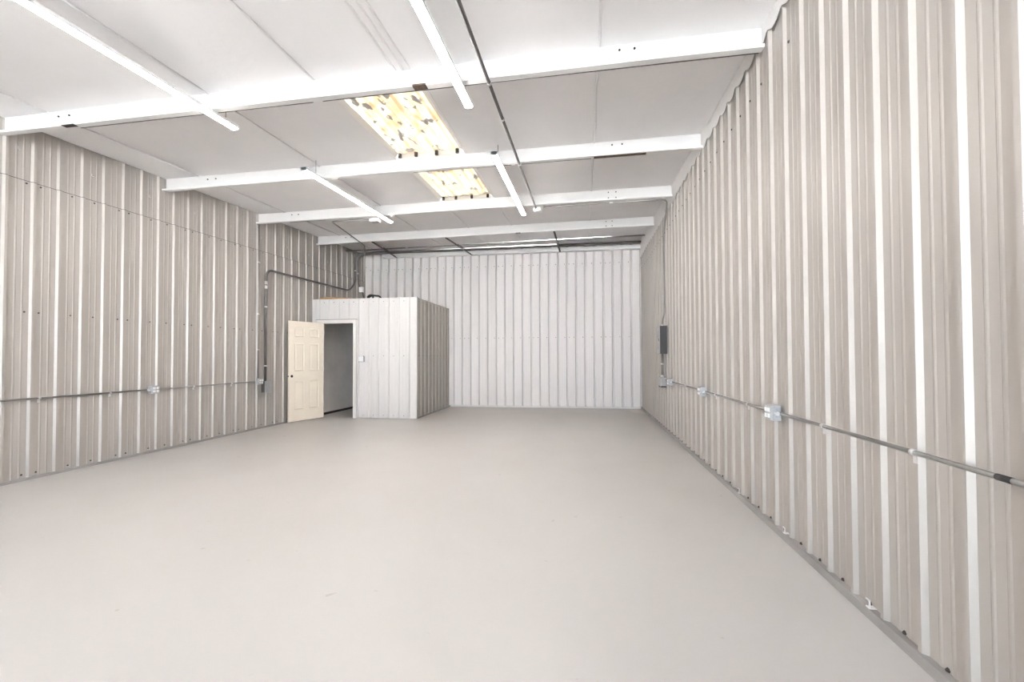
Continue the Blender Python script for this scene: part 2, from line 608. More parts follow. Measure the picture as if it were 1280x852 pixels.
STR = [XL, -5.38, -3.53, SKX0, SKX1, 0.13, XR]
BAYS = [(None, 0), (0, 1), (1, 2), (2, 3), (3, None)]
for bi, (i0, i1) in enumerate(BAYS):
    for si in range(len(STR) - 1):
        x0, x1 = STR[si], STR[si + 1]
        if bi in (1, 2) and si == 3: continue
        nx, ny = 12, 14
        sag = random.uniform(0.012, 0.03)
        tilt = random.uniform(-1, 1)
        vs, fs = [], []
        for j in range(ny + 1):
            for i in range(nx + 1):
                u, w = i / nx, j / ny
                x = x0 + (x1 - x0) * u
                ya = YF if i0 is None else py(i0, x)
                yb = YB if i1 is None else py(i1, x) + 0.026
                y = ya + (yb - ya) * w
                long = min(1.0, 6 * w) * min(1.0, 6 * (1 - w))
                cross = 1 - abs(2 * u - 1) ** 3
                edge = 0.012 * (math.exp(-(u * (x1 - x0) / 0.05) ** 2) + math.exp(-((1 - u) * (x1 - x0) / 0.05) ** 2))
                n = noise.noise(Vector((x * 1.7, y * 1.1, bi * 5.0))) * 0.006
                z = roof(x, y) - 0.004 - long * (sag * (0.35 + 0.65 * cross) + n) + edge * long
                vs.append((x, y, z))
        for j in range(ny):
            for i in range(nx):
                a = j * (nx + 1) + i
                fs.append((a, a + 1, a + nx + 2, a + nx + 1))
        mb = MB()
        mb.add(vs, fs, True)
        mb.build('insulation_panel', M['facing'], CE)
    # folded seams hanging between the blankets
    for x in STR[1:-1] + ([-1.63, -1.56] if bi == 0 else []):
        ya = YF if i0 is None else py(i0, x)
        yb = YB if i1 is None else py(i1, x)
        if bi in (1, 2) and x in (SKX0, SKX1): continue
        P = []
        for k in range(13):
            y = ya + (yb - ya) * k / 12
            wv = 0.012 * noise.noise(Vector((x * 3, y * 2.2, 3)))
            P.append((x + wv, y, roof(x, y) - 0.012 - 0.006 * math.sin(math.pi * k / 12)))
        MB().tube(P, 0.011, 6).build('seam', M['facing'], CE)

for i in range(4):
    nm = ['nearest', 'second', 'third', 'farthest'][i]
    P = MB()
    # Z section: web with lips, running slightly off square to the walls
    H = 0.19
    sec = [(0.0, 0.0), (0.0, -H), (-0.065, -H), (-0.072, -H + 0.022), (-0.068, -H + 0.023), (-0.062, -H + 0.005), (-0.006, -H + 0.005), (-0.006, 0.0)]
    sec = [(d + 0.03, z) for d, z in sec]
    vs = []
    NS = 30
    for k in range(NS + 1):
        x = XL + 0.012 + (XR - 0.026 - XL - 0.012) * k / NS
        for d, z in sec:
            y = py(i, x) + d
            vs.append((x, y, roof(x, y) + z - 0.002 + 0.004 * noise.noise(Vector((x * 0.8, i, z)))))
    n = len(sec)
    fs = [tuple(range(n)), tuple(NS * n + k for k in range(n))]
    for k in range(NS):
        for q in range(n):
            a, b = k * n + q, k * n + (q + 1) % n
            fs.append((a, b, b + n, a + n))
    P.add(vs, fs)
    R = empty('purlin', (-2.26, py(i, -2.26), roof(-2.26, py(i, -2.26)) - H),
              f'{nm} white steel roof purlin spanning wall to wall', 'purlin', 'white roof purlins', 'structure')
    P.build('beam', M['purlin'], R)
    # dark strip along the back edge of the bottom flange
    for xa, xb in [[(-5.0, -2.45), (-2.35, 1.37)], [(-2.2, -0.9), (-0.85, 0.1)], [(-5.3, -4.6)], [(-5.2, -4.7)]][i]:
        vs = []
        for x in (xa, xb):
            for d in (0.030, 0.040):
                for z in (-H - 0.004, -H + 0.02):
                    y = py(i, x) + d
                    vs.append((x, y, roof(x, y) + z))
        MB().add(vs, [(0, 1, 3, 2), (4, 6, 7, 5), (0, 4, 5, 1), (2, 3, 7, 6), (0, 2, 6, 4), (1, 5, 7, 3)]).build('flange_edge', M['dark_steel'], R, label='dark strip along the back edge of the flange')
    # splice bolts
    mb = MB()
    for bx in (0.30, 0.42):
        for bz in ((-0.05, -0.14) if i > 1 else (-0.05,)):
            x = bx + 0.05 * i
            y = py(i, x) + 0.024
            z = roof(x, y) + bz
            mb.tube([(x, y + 0.004, z), (x, y - 0.009, z)], 0.010, 6)
    for bx in (-5.25, -5.12):
        y = py(i, bx) + 0.024
        mb.tube([(bx, y + 0.004, roof(bx, y) - 0.06), (bx, y - 0.009, roof(bx, y) - 0.06)], 0.009, 6)
    mb.build('bolts', M['screw'], R, kind='stuff')


def purlin_patch(i, x0, x1, name, m, label, zlo=-0.194, zhi=-0.185, d0=-0.043, d1=0.031):
    R = [o for o in COL.objects if o.name.startswith('purlin')][i]
    vs = []
    for z in (zlo, zhi):
        for d in (d0, d1):
            for x in (x0, x1):
                y = py(i, x) + d
                vs.append((x, y, roof(x, y) + z))
    return MB().add(vs, [(0, 2, 3, 1), (4, 5, 7, 6), (0, 1, 5, 4), (2, 6, 7, 3), (0, 4, 6, 2), (1, 3, 7, 5)]).build(name, m, R, label=label)


purlin_patch(0, -5.12, -4.98, 'dark_hole', M['black'], 'black knockout in the flange', -0.197, -0.190, -0.044, 0.0)
purlin_patch(0, -1.46, -1.34, 'rust_patch', M['tear'], 'dark brown rusty patch on the flange', -0.197, -0.18, -0.044, 0.02)
purlin_patch(1, 0.13, 0.75, 'torn_strip', M['tear'], 'torn dark strip under the flange', -0.200, -0.193, -0.02, 0.03)
purlin_patch(3, -1.40, -1.30, 'dark_hole', M['black'], 'black knockout in the flange', -0.197, -0.190, -0.044, 0.0)

# eave channel above the far wall
mb = MB()
mb.box(XL + 0.62, XR - 0.03, YB - 0.17, YB - 0.026, 3.955, 3.965).box(XL + 0.62, XR - 0.03, YB - 0.176, YB - 0.168, 3.955, 4.045)
R = mb.build('trim_1', M['trim'], kind='structure', label='white steel eave channel along the top of the far wall', cat='trim')

# rake trim on the right wall: level lower edge scribed around every rib
vs, fs = [], []
N = 0
y = 1.0
ys = []
k = math.floor((1.0 - PR) / MOD)
while PR + k * MOD < YB:
    b = PR + k * MOD
    ys += [(b - 0.045, 3.722), (b - 0.004, 3.745), (b + 0.01, 3.757), (b + 0.046, 3.757), (b + 0.06, 3.745), (b + 0.105, 3.722), (b + 0.14, 3.716)]
    k += 1
ys = [(y, z) for y, z in ys if 1.0 < y < YB - 0.03]
for y, z in ys:
    for x in (XR - 0.026, XR - 0.022):
        vs += [(x, y, z), (x, y, roof(x, y) + 0.01)]
for i in range(len(ys) - 1):
    a, b = i * 4, i * 4 + 4
    fs += [(a, b, b + 1, a + 1), (a + 2, a + 3, b + 3, b + 2), (a, a + 2, b + 2, b), (a + 1, b + 1, b + 3, a + 3)]
MB().add(vs, fs).build('trim_2', M['trim'], kind='structure', label='white rake trim with a scalloped edge along the top of the right wall', cat='trim')


# ------------------------------------------------------------------ skylights
def skylight(i, name, label):
    x0, x1 = SKX0 + 0.03, SKX1 - 0.06
    R = empty(name, ((x0 + x1) / 2, (py(i, x0) + py(i + 1, x0)) / 2, roof(x0, py(i, x0))), label, 'skylight', 'translucent skylight panels in the roof', 'structure')
    prof = []
    n = 3
    w = (x1 - x0) / n
    for k in range(n):
        b = x0 + k * w
        prof += [(b, 0.055), (b + w * 0.30, 0.055), (b + w * 0.36, 0.068), (b + w * 0.44, 0.068), (b + w * 0.5, 0.055), (b + w * 0.72, 0.055), (b + w * 0.80, 0.080), (b + w * 0.92, 0.080)]
    prof.append((x1, 0.055))
    vs, fs = [], []
    for x, h in prof:
        for y in (py(i, x) + 0.028, py(i + 1, x) + 0.026):
            vs.append((x, y, roof(x, y) + h))
    for k in range(len(prof) - 1):
        fs.append((k * 2, k * 2 + 2, k * 2 + 3, k * 2 + 1))
    MB().add(vs, fs).build('sheet', M['skylight'], R)
    for xa, xb, za in ((SKX0 - 0.035, x0 + 0.004, 0.06), (x1 - 0.004, SKX1 + 0.035, 0.06)):   # flashing to the insulation
        inner = xb if xa < x0 - 0.01 and xb < x0 + 0.02 else xa
        mb = MB()
        vs = []
        for x in (xa, xb):
            h = za if x == inner else -0.008
            for y in (py(i, x) + 0.03, py(i + 1, x)):
                for t in (0.0, 0.006):
                    vs.append((x, y, roof(x, y) + h + t))
        mb.add(vs, [(0, 2, 6, 4), (1, 5, 7, 3), (0, 4, 5, 1), (2, 3, 7, 6), (0, 1, 3, 2), (4, 6, 7, 5)])
        mb.build('flashing', M['trim'], R)
    # metal end closure standing on the far purlin
    vs = []
    for x in (SKX0 - 0.03, SKX1 + 0.03):
        for d in (0.010, 0.016):
            for h in (-0.006, 0.088):
                y = py(i + 1, x) + d
                vs.append((x, y, roof(x, y) + h))
    MB().add(vs, [(0, 1, 3, 2), (4, 6, 7, 5), (0, 4, 5, 1), (2, 3, 7, 6), (0, 2, 6, 4), (1, 5, 7, 3)]).build('end_closure', M['trim'], R)
    # black foam closures where the corrugation meets the purlin
    for k in range(n + 1):
        x = x0 + w * k - (0.035 if k else -0.02)
        y = py(i + 1, x) - 0.012
        MB().tube([(x, y, roof(x, y) + 0.0), (x, y, roof(x, y) + 0.05)], 0.022, 7).build('foam_closure', M['dark_steel'], R)


skylight(0, 'window_1', 'large stained translucent skylight between the two nearest purlins')
skylight(1, 'window_2', 'shorter looking stained translucent skylight between second and third purlins')


# ------------------------------------------------------------------ LED strip lights
def led(x, y0, y1, label):
    R = empty('led_strip_light', (x, (y0 + y1) / 2, roof(x, (y0 + y1) / 2) - 0.26), label, 'light', 'LED strip lights under the purlins')

    def zt(y): return roof(x, y) - 0.205

    def prism(ya, yb, sec, name, m, parent=R):
        vs = [(x + dx, y, zt(y) + dz) for y in (ya, yb) for dx, dz in sec]
        n = len(sec)
        fs = [tuple(range(n)), tuple(range(n, 2 * n))] + [(k, (k + 1) % n, n + (k + 1) % n, n + k) for k in range(n)]
        return MB().add(vs, fs).build(name, m, parent)
    hs = [(-0.034, 0.0), (0.034, 0.0), (0.037, -0.006), (0.037, -0.034), (-0.037, -0.034), (-0.037, -0.006)]
    ls = [(-0.033, -0.033)] + [(-0.035 * math.cos(a), -0.035 - 0.012 * math.sin(a)) for a in [math.pi * k / 10 for k in range(11)]] + [(0.033, -0.033)]
    cs = [(-0.039, 0.002), (0.039, 0.002), (0.039, -0.038), (0.030, -0.047), (0.0, -0.050), (-0.030, -0.047), (-0.039, -0.038)]
    prism(y0, y1, hs, 'housing', M['housing'])
    ym = (y0 + y1) / 2
    prism(y0 + 0.012, ym - 0.006, ls, 'lens', M['lens'])
    prism(ym + 0.006, y1 - 0.012, ls, 'lens', M['lens'])
    for a in (y0, y1 - 0.014):
        prism(a, a + 0.014, cs, 'end_cap', M['plastic'])
    prism(ym - 0.006, ym + 0.006, cs, 'joint_ring', M['plastic'])
    for a in (y0 + 0.25, y1 - 0.12):
        MB().tube([(x, a, zt(a)), (x, a, roof(x, a) - 0.02)], 0.003, 6).build('hanger', M['galv'], R)


led(-3.45, 1.36, 3.79, 'LED strip light over the left side, crossing the nearest purlin')
led(-1.045, 1.36, 3.79, 'LED strip light right of the skylight, crossing the nearest purlin')
led(-3.45, 4.82, 7.24, 'LED strip light over the left side, between second and third purlins')
led(-1.03, 4.80, 7.26, 'LED strip light beside the ceiling conduit, between second and third purlins')

# ------------------------------------------------------------------ closet in the far left corner
CF, CS, CT = 8.60, -3.535, 2.575
JL, JR, JT = -5.70, -4.935, 2.045     # door opening
WC = empty('wall_closet_front', (-4.7, CF, 0), 'front wall of the corner closet clad in white ribbed steel with the doorway', 'wall', kind='structure')
PC = -5.729 - 0.047
edges = [XL + 0.025, -5.80, -4.86, PC + 0.02 + 8 * MOD, CS]
FT = -4.855
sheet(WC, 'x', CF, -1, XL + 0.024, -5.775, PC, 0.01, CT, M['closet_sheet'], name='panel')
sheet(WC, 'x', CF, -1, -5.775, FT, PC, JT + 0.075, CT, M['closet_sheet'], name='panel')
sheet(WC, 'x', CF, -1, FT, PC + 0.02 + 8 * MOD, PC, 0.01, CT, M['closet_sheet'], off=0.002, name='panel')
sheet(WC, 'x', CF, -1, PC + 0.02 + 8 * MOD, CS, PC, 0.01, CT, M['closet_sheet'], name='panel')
pts = []
for k in range(0, 10):
    x = PC + k * MOD + 0.14
    if x < CS - 0.05:
        pts.append((x, 2.50))
        if x > FT:
            pts += [(x, 1.33), (x, 0.06)]
screws(WC, pts, 'x', -1, CF - 0.001, 0.0065)
MB().box(XL + 0.03, JL - 0.001, CF + 0.013, CF + 0.09, 0, CT - 0.01).box(JR + 0.001, CS - 0.013, CF + 0.013, CF + 0.09, 0, CT - 0.01).box(JL - 0.001, JR + 0.001, CF + 0.013, CF + 0.09, JT + 0.001, CT - 0.01).build('framing', M['drywall'], WC)
# white corner strip where the front meets the side
MB().box(CS - 0.11, CS + 0.030, CF - 0.026, CF - 0.022, 0.005, CT + 0.004).box(CS + 0.026, CS + 0.030, CF - 0.026, CF + 0.03, 0.005, CT + 0.004).build('corner_strip', M['closet_sheet'], WC)

WS = empty('wall_closet_side', (CS, 9.7, 0), 'side wall of the corner closet clad in ribbed steel', 'wall', kind='structure')
PS = 8.613
for a, b in runs(CF, YB - 0.03, PS + 0.02, SHEETW):
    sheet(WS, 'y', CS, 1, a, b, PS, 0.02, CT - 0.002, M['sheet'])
screws(WS, [(PS + k * MOD + 0.14, z) for k in range(0, 9) for z in (1.33, 2.50, 0.08)], 'y', 1, CS + 0.001, 0.0065)
MB().box(CS - 0.10, CS - 0.013, CF + 0.09, YB - 0.03, 0, CT - 0.01).build('framing', M['drywall'], WS)
MB().box(CS - 0.01, CS + 0.028, CF + 0.02, YB - 0.04, 0, 0.022).build('base_angle', M['base_angle'], WS)
# inside of the closet
MB().box(XL + 0.03, XL + 0.055, CF + 0.091, YB - 0.03, 0.0, 2.47).build('wall_closet_inner_left', M['drywall'], kind='structure', label='drywall inside the dark closet, seen through its doorway', cat='wall')
MB().box(XL + 0.056, CS - 0.101, YB - 0.06, YB - 0.03, 0.0, 2.47).build('wall_closet_inner_back', M['drywall'], kind='structure', label='drywall at the back of the closet', cat='wall')
MB().box(XL + 0.03, CS - 0.012, CF + 0.02, YB - 0.03, 2.471, CT - 0.012).build('closet_roof', M['ply'], kind='structure', label='plywood roof of the corner closet', cat='roof')
MB().box(XL + 0.056, XL + 0.062, CF + 0.1, YB - 0.07, 0, 0.05).build('baseboard_closet', M['dark_steel'], kind='structure', label='dark base strip inside the closet', cat='base trim')

# door frame and door leaf
DF = empty('door_1', ((JL + JR) / 2, CF, 0), 'white framed doorway of the closet with its cream six panel door swung open', 'door', kind='structure')
f0, f1 = CF - 0.035, CF + 0.10
MB().box(JR, JR + 0.022, f0, f1, 0, JT).box(JR, JR + 0.072, f0 - 0.012, f0, 0, JT + 0.07).build('jamb', M['jamb'], DF)
MB().box(JL - 0.022, JL, f0, f1, 0, JT).box(JL - 0.072, JL, f0 - 0.012, f0, 0, JT + 0.07).build('jamb', M['jamb'], DF)
MB().box(JL, JR, f0, f1, JT, JT + 0.022).box(JL, JR, f0 - 0.012, f0, JT, JT + 0.07).build('head_casing', M['jamb'], DF)
MB().box(JL - 0.10, JR + 0.085, f0 - 0.02, f0 + 0.012, JT + 0.072, JT + 0.082).build('drip_cap', M['base_angle'], DF)

# leaf built in local space (u along width from hinge, w depth, z up) and swung open
hinge = Vector((-5.628, 8.535, 0.0))
free = Vector((-5.882, 7.785, 0.0))
ud = (free - hinge).normalized()
wd = Vector((-ud.y, ud.x, 0))          # towards the room
if wd.x < 0: wd = -wd
LW, LH, LT = (free - hinge).length, 2.03, 0.035
ZB = 0.012


def L(u, w, z):
    p = hinge + ud * u + wd * w
    return (p.x, p.y, z + ZB)


cols = [(0.118, 0.118 + 0.215), (0.455, 0.455 + 0.215)]
s_ = LW / 0.79
cols = [(a * s_, b * s_) for a, b in cols]
rows = [(0.235, 0.815), (1.015, 1.585), (1.715, 1.895)]
us = sorted({0, LW, *[v for c in cols for v in c]})
zs = sorted({0, LH, *[v for r in rows for v in r]})


def is_panel(u, z):
    return any(a <= u <= b for a, b in cols) and any(a <= z <= b for a, b in rows)


mb = MB()
for side, w0 in ((1, LT), (-1, 0.0)):
    for i in range(len(us) - 1):
        for j in range(len(zs) - 1):
            um, zm = (us[i] + us[i + 1]) / 2, (zs[j] + zs[j + 1]) / 2
            a, b, c, d = us[i], us[i + 1], zs[j], zs[j + 1]
            if not is_panel(um, zm):
                mb.add([L(a, w0, c), L(b, w0, c), L(b, w0, d), L(a, w0, d)], [(0, 1, 2, 3)])
            else:   # groove ring
                r0 = [(a, c), (b, c), (b, d), (a, d)]
                e1, e2 = 0.012, 0.022
                r1 = [(a + e1, c + e1), (b - e1, c + e1), (b - e1, d - e1), (a + e1, d - e1)]
                vs = [L(u, w0, z) for u, z in r0] + [L(u, w0 - side * 0.010, z) for u, z in r1]
                r2 = [(a + e2, c + e2), (b - e2, c + e2), (b - e2, d - e2), (a + e2, d - e2)]
                vs += [L(u, w0 - side * 0.010, z) for u, z in r2]
                fs = [(k + q, k + (q + 1) % 4, k + 4 + (q + 1) % 4, k + 4 + q) for k in (0, 4) for q in range(4)]
                mb.add(vs, fs)
mb.add([L(u, w, z) for z in (0, LH) for w in (0, LT) for u in (0, LW)], [(0, 1, 3, 2), (4, 6, 7, 5), (0, 2, 6, 4), (1, 5, 7, 3)])
leaf = mb.build('door_leaf', M['door'], DF, label='cream six panel door leaf')
for c in cols:
    for r in rows:
        a, b, e, d = c[0] + 0.022, c[1] - 0.022, r[0] + 0.022, r[1] - 0.022
        for side, w0 in ((1, LT), (-1, 0.0)):
            vs = [L(u, w0 - side * 0.010, z) for u, z in ((a, e), (b, e), (b, d), (a, d))]
            g = 0.018
            vs += [L(u, w0 - side * 0.003, z) for u, z in ((a + g, e + g), (b - g, e + g), (b - g, d - g), (a + g, d - g))]
            fs = [(4, 5, 6, 7)] + [(q, (q + 1) % 4, 4 + (q + 1) % 4, 4 + q) for q in range(4)]
            MB().add(vs, fs).build('raised_panel', M['door'], leaf)
zk = 0.915
MB().tube([L(LW - 0.062, LT - 0.004, zk), L(LW - 0.062, LT + 0.002, zk)], 0.027, 16).build('bore_hole', M['black'], leaf, label='black knob hole')
MB().tube([L(LW - 0.002, LT / 2, zk), L(LW + 0.004, LT / 2, zk)], 0.013, 12).build('latch_hole', M['black'], leaf, label='black latch hole')
for z in (0.25, 1.0, 1.78):
    MB().tube([L(-0.006, LT + 0.002, z), L(-0.006, LT + 0.002, z + 0.09)], 0.007, 8).build('hinge', M['strap'], DF)

# light switch box on the closet front
R = empty('switch_box', (-4.735, CF - 0.022, 1.20), 'small grey switch box beside the closet doorway', 'switch')
MB().bevbox(-4.795, -4.675, CF - 0.075, CF - 0.021, 1.205, 1.325, 0.008, 'y', -1).build('box', M['boxsteel'], R)
MB().bevbox(-4.785, -4.685, CF - 0.081, CF - 0.0745, 1.212, 1.318, 0.004, 'y', -1).build('cover', M['plastic'], R)
MB().box(-4.741, -4.729, CF - 0.093, CF - 0.0805, 1.255, 1.278).build('toggle', M['plastic'], R)

# boards left lying on the closet roof
def board(x0, x1, y0, y1, z0, th, bow, name, label, m):
    vs, fs = [], []
    N = 10
    for k in range(N + 1):
        t = k / N
        x = x0 + (x1 - x0) * t
        z = z0 + bow * (1 - (2 * t - 1) ** 2)
        for y in (y0, y1):
            vs += [(x, y + 0.1 * t, z), (x, y + 0.1 * t, z + th)]
    for k in range(N):
        a, b = k * 4, k * 4 + 4
        fs += [(a, b, b + 2, a + 2), (a + 1, a + 3, b + 3, b + 1), (a, a + 1, b + 1, b), (a + 2, b + 2, b + 3, a + 3)]
    fs += [(0, 2, 3, 1), (N * 4, N * 4 + 1, N * 4 + 3, N * 4 + 2)]
    o = MB().add(vs, fs).build(name, m, label=label, cat='board', group='boards on the closet roof')
    return center(o)


board(-5.88, -5.28, 8.70, 8.84, CT - 0.011, 0.035, 0.045, 'wooden_board', 'bowed brown board lying near the front edge of the closet roof', M['wood'])
board(-5.86, -5.12, 8.96, 9.10, CT - 0.011, 0.05, 0.055, 'wooden_board', 'lighter bowed board lying behind the first on the closet roof', M['wood'])


# ------------------------------------------------------------------ electrical: helpers
def strap(parent, p, along, wall_axis, sign, r):
    """one-hole strap: a short sleeve around the conduit with a flat ear on the wall"""
    p = Vector(p)
    a = Vector(along).normalized()
    mb = MB().tube([p - a * 0.011, p + a * 0.011], r + 0.0035, 10)
    side = Vector((0, 0, -1)) if abs(a.z) < 0.5 else (Vector((0, 1, 0)) if wall_axis == 'x' else Vector((1, 0, 0)))
    n = Vector((1, 0, 0)) if wall_axis == 'x' else Vector((0, 1, 0))
    c = p + side * (r + 0.018) - n * sign * (r - 0.001)
    e = [c + a * da + side * ds + n * sign * dn for dn in (0, 0.004) for da in (-0.011, 0.011) for ds in (-0.022, 0.018)]
    mb.add(e, [(0, 1, 3, 2), (4, 6, 7, 5), (0, 4, 5, 1), (2, 3, 7, 6), (0, 2, 6, 4), (1, 5, 7, 3)])
    return mb.build('strap', M['strap'], parent)


def coupling(parent, p, along, r, l=0.03, m=None):
    p, a = Vector(p), Vector(along).normalized()
    return MB().tube([p - a * l, p + a * l], r + 0.004, 10).build('coupling', m or M['strap'], parent)


def conduit(name, pts, r, m, label, fillet=0.12, cat='conduit', group=None):
    lo = Vector((sum(p[0] for p in pts) / len(pts), sum(p[1] for p in pts) / len(pts), min(p[2] for p in pts)))
    R = empty(name, lo, label, cat, group)
    MB().tube(pts, r, 10, fillet).build('pipe', m, R)
    return R


def outlet_box(x, y, z, sign, label, size=0.108, depth=0.062):
    """four-square steel box on a side wall, with a double duplex cover facing the room; sign = direction out of the wall"""
    R = empty('outlet_box', (x, y, z - size / 2), label, 'outlet', 'steel outlet boxes on the walls')
    xa, xb = (x, x + depth) if sign > 0 else (x - depth, x)
    h = size / 2
    MB().bevbox(xa, xb, y - h, y + h, z - h, z + h, 0.004, 'x', sign).build('box', M['boxsteel'], R)
    xc, xd = (xb, xb + 0.008) if sign > 0 else (xa - 0.008, xa)
    cov = MB().bevbox(xc, xd, y - h + 0.002, y + h - 0.002, z - h + 0.002, z + h - 0.002, 0.005, 'x', sign).build('cover', M['boxsteel'], R)
    xe, xf = (xd, xd + 0.006) if sign > 0 else (xc - 0.006, xc)
    for dy in (-0.024, 0.024):
        for dz in (-0.021, 0.021):
            mb = MB().bevbox(xe, xf, y + dy - 0.0165, y + dy + 0.0165, z + dz - 0.0155, z + dz + 0.0155, 0.003, 'x', sign)
            o = mb.build('receptacle', M['plastic'], cov)
    # knockouts on the near side
    for dz in (-0.025, 0.025):
        MB().tube([(x + sign * 0.03, y - h + 0.001, z + dz), (x + sign * 0.03, y - h - 0.0015, z + dz)], 0.008, 8).build('knockout', M['greybox'], R)
    MB().tube([(x + sign * 0.032, y - h - 0.026, z), (x + sign * 0.032, y - h + 0.002, z)], 0.0145, 10).build('connector', M['strap'], R)
    return R


SURF_R, SURF_L = XR - 0.0215, XL + 0.0225
# right wall outlets and the level conduit between them
BZ = 0.886
ybox = [7.06, 5.19, 3.31]
for y, lab in zip(ybox, ['outlet box farthest along the right wall, next to the grey junction box', 'middle outlet box on the right wall conduit', 'nearest and largest looking outlet box on the right wall']):
    outlet_box(SURF_R, y, BZ, -1, lab)
cx = SURF_R - 0.0112
segs = [((7.54, 7.115), 'short conduit between the grey junction box and farthest right wall outlet', []),
        ((7.005, 5.245), 'thin conduit between the far and middle outlets on the right wall', [6.1]),
        ((5.135, 3.365), 'thin conduit between the middle and nearest outlets on the right wall', [3.85, 4.75]),
        ((3.255, 0.35), 'thin conduit running towards the viewer from the nearest right wall outlet', [2.70, 2.008, 1.1])]
for (ya, yb), lab, st in segs:
    R = conduit('wall_conduit', [(cx, ya, BZ + 0.0), (cx, yb, BZ)], 0.0105, M['galv'], lab, 0, group='right wall conduit runs')
    for y in st:
        strap(R, (cx, y, BZ), (0, 1, 0), 'x', -1, 0.0105)
    if yb < 1:
        MB().tube([(cx, 1.64, BZ), (cx, 1.585, BZ)], 0.0113, 10).build('tape_band', M['black'], R, label='black tape band')

# breaker panel
R = empty('breaker_panel', (SURF_R, 7.62, 1.35), 'dark grey breaker panel on the right wall', 'breaker panel')
MB().box(SURF_R - 0.105, SURF_R, 7.46, 7.74, 1.355, 1.80).build('enclosure', M['boxsteel'], R)
cv = MB().bevbox(SURF_R - 0.118, SURF_R - 0.1045, 7.455, 7.745, 1.345, 1.81, 0.004, 'x', -1).build('cover', M['boxsteel'], R)
MB().box(SURF_R - 0.116, SURF_R - 0.001, 7.445, 7.4545, 1.340, 1.815).build('side_plate', M['darkbox'], R, label='charcoal side of the panel')
MB().bevbox(SURF_R - 0.1245, SURF_R - 0.1175, 7.50, 7.70, 1.42, 1.74, 0.004, 'x', -1).build('door', M['greybox'], cv)
MB().box(SURF_R - 0.129, SURF_R - 0.124, 7.51, 7.525, 1.56, 1.60).build('latch', M['black'], cv)

R = conduit('panel_feed_conduit', [(-0.66, 7.0, roof(-.66, 7.0) - 0.205), (XR - 0.09, 6.98, roof(XR, 6.98) - 0.205), (XR - 0.045, 7.30, 3.70), (SURF_R - 0.016, 7.60, 3.46), (SURF_R - 0.016, 7.60, 2.02), (SURF_R - 0.05, 7.60, 1.92), (SURF_R - 0.05, 7.60, 1.818)], 0.0135, M['galv'],
            'grey conduit running under the third purlin then down to the breaker panel', 0.12)
for z in (3.25, 2.35):
    strap(R, (SURF_R - 0.016, 7.61, z), (0, 0, 1), 'x', -1, 0.0135)
coupling(R, (0.45, 6.985, roof(0.45, 6.985) - 0.205), (1, 0, 0), 0.0135)
coupling(R, (SURF_R - 0.05, 7.60, 1.835), (0, 0, 1), 0.0135, 0.015)

R = empty('junction_box', (SURF_R, 7.64, 0.77), 'grey junction box below the breaker panel on the right wall', 'junction box')
MB().bevbox(SURF_R - 0.09, SURF_R, 7.54, 7.74, 0.785, 0.935, 0.005, 'x', -1).build('box', M['greybox'], R)
MB().bevbox(SURF_R - 0.098, SURF_R - 0.0895, 7.535, 7.745, 0.78, 0.94, 0.004, 'x', -1).build('cover', M['boxsteel'], R)
MB().box(SURF_R - 0.095, SURF_R, 7.535, 7.745, 0.765, 0.7795).build('bottom_strip', M['black'], R)  # black slab along the underside of the box
for dy, n in ((7.60, 'nearer'), (7.68, 'farther')):
    R = conduit('nipple_conduit', [(SURF_R - 0.05, dy, 1.344), (SURF_R - 0.05, dy, 0.936)], 0.016, M['galv'], f'{n} of the two short upright conduits under the breaker panel', 0, group='conduits below the breaker panel')
    coupling(R, (SURF_R - 0.05, dy, 0.955), (0, 0, 1), 0.016, 0.02)
    coupling(R, (SURF_R - 0.05, dy, 1.165), (0, 0, 1), 0.016, 0.012)

# long conduit hung under the purlins
x0 = -0.79
P = [(x0, y, roof(x0, y) - 0.212) for y in (-1.2, 3.45, 5.2, 7.0)]
R = conduit('ceiling_conduit', P, 0.0155, M['dull_pipe'], 'long dark conduit running away under the purlins right of the lights', 0)
for y in (3.5, 4.1, 5.2):
    MB().tube([(x0, y - 0.012, roof(x0, y) - 0.212), (x0, y + 0.012, roof(x0, y) - 0.212)], 0.0205, 10).build('coupling', M['strap'], R)
yj = 7.05
zj = roof(-0.77, yj) - 0.20
R = empty('ceiling_junction_box', (-0.77, yj, zj - 0.05), 'white square junction box under the third purlin beside the right light', 'junction box')
MB().bevbox(-0.83, -0.71, yj - 0.055, yj + 0.065, zj - 0.055, zj - 0.002, 0.006, 'z', -1).build('box', M['plastic'], R)
MB().bevbox(-0.822, -0.718, yj - 0.047, yj + 0.057, zj - 0.061, zj - 0.0545, 0.004, 'z', -1).build('cover', M['plastic'], R)
yj = 7.13
zj = roof(-3.70, yj) - 0.195
R = empty('ceiling_junction_box', (-3.70, yj, zj - 0.05), 'white junction box under the third purlin beside the left light', 'junction box')
MB().bevbox(-3.78, -3.62, yj - 0.06, yj + 0.06, zj - 0.055, zj - 0.002, 0.006, 'z', -1).build('box', M['plastic'], R)
MB().bevbox(-3.768, -3.632, yj - 0.05, yj + 0.05, zj - 0.061, zj - 0.0545, 0.004, 'z', -1).build('cover', M['greybox'], R)

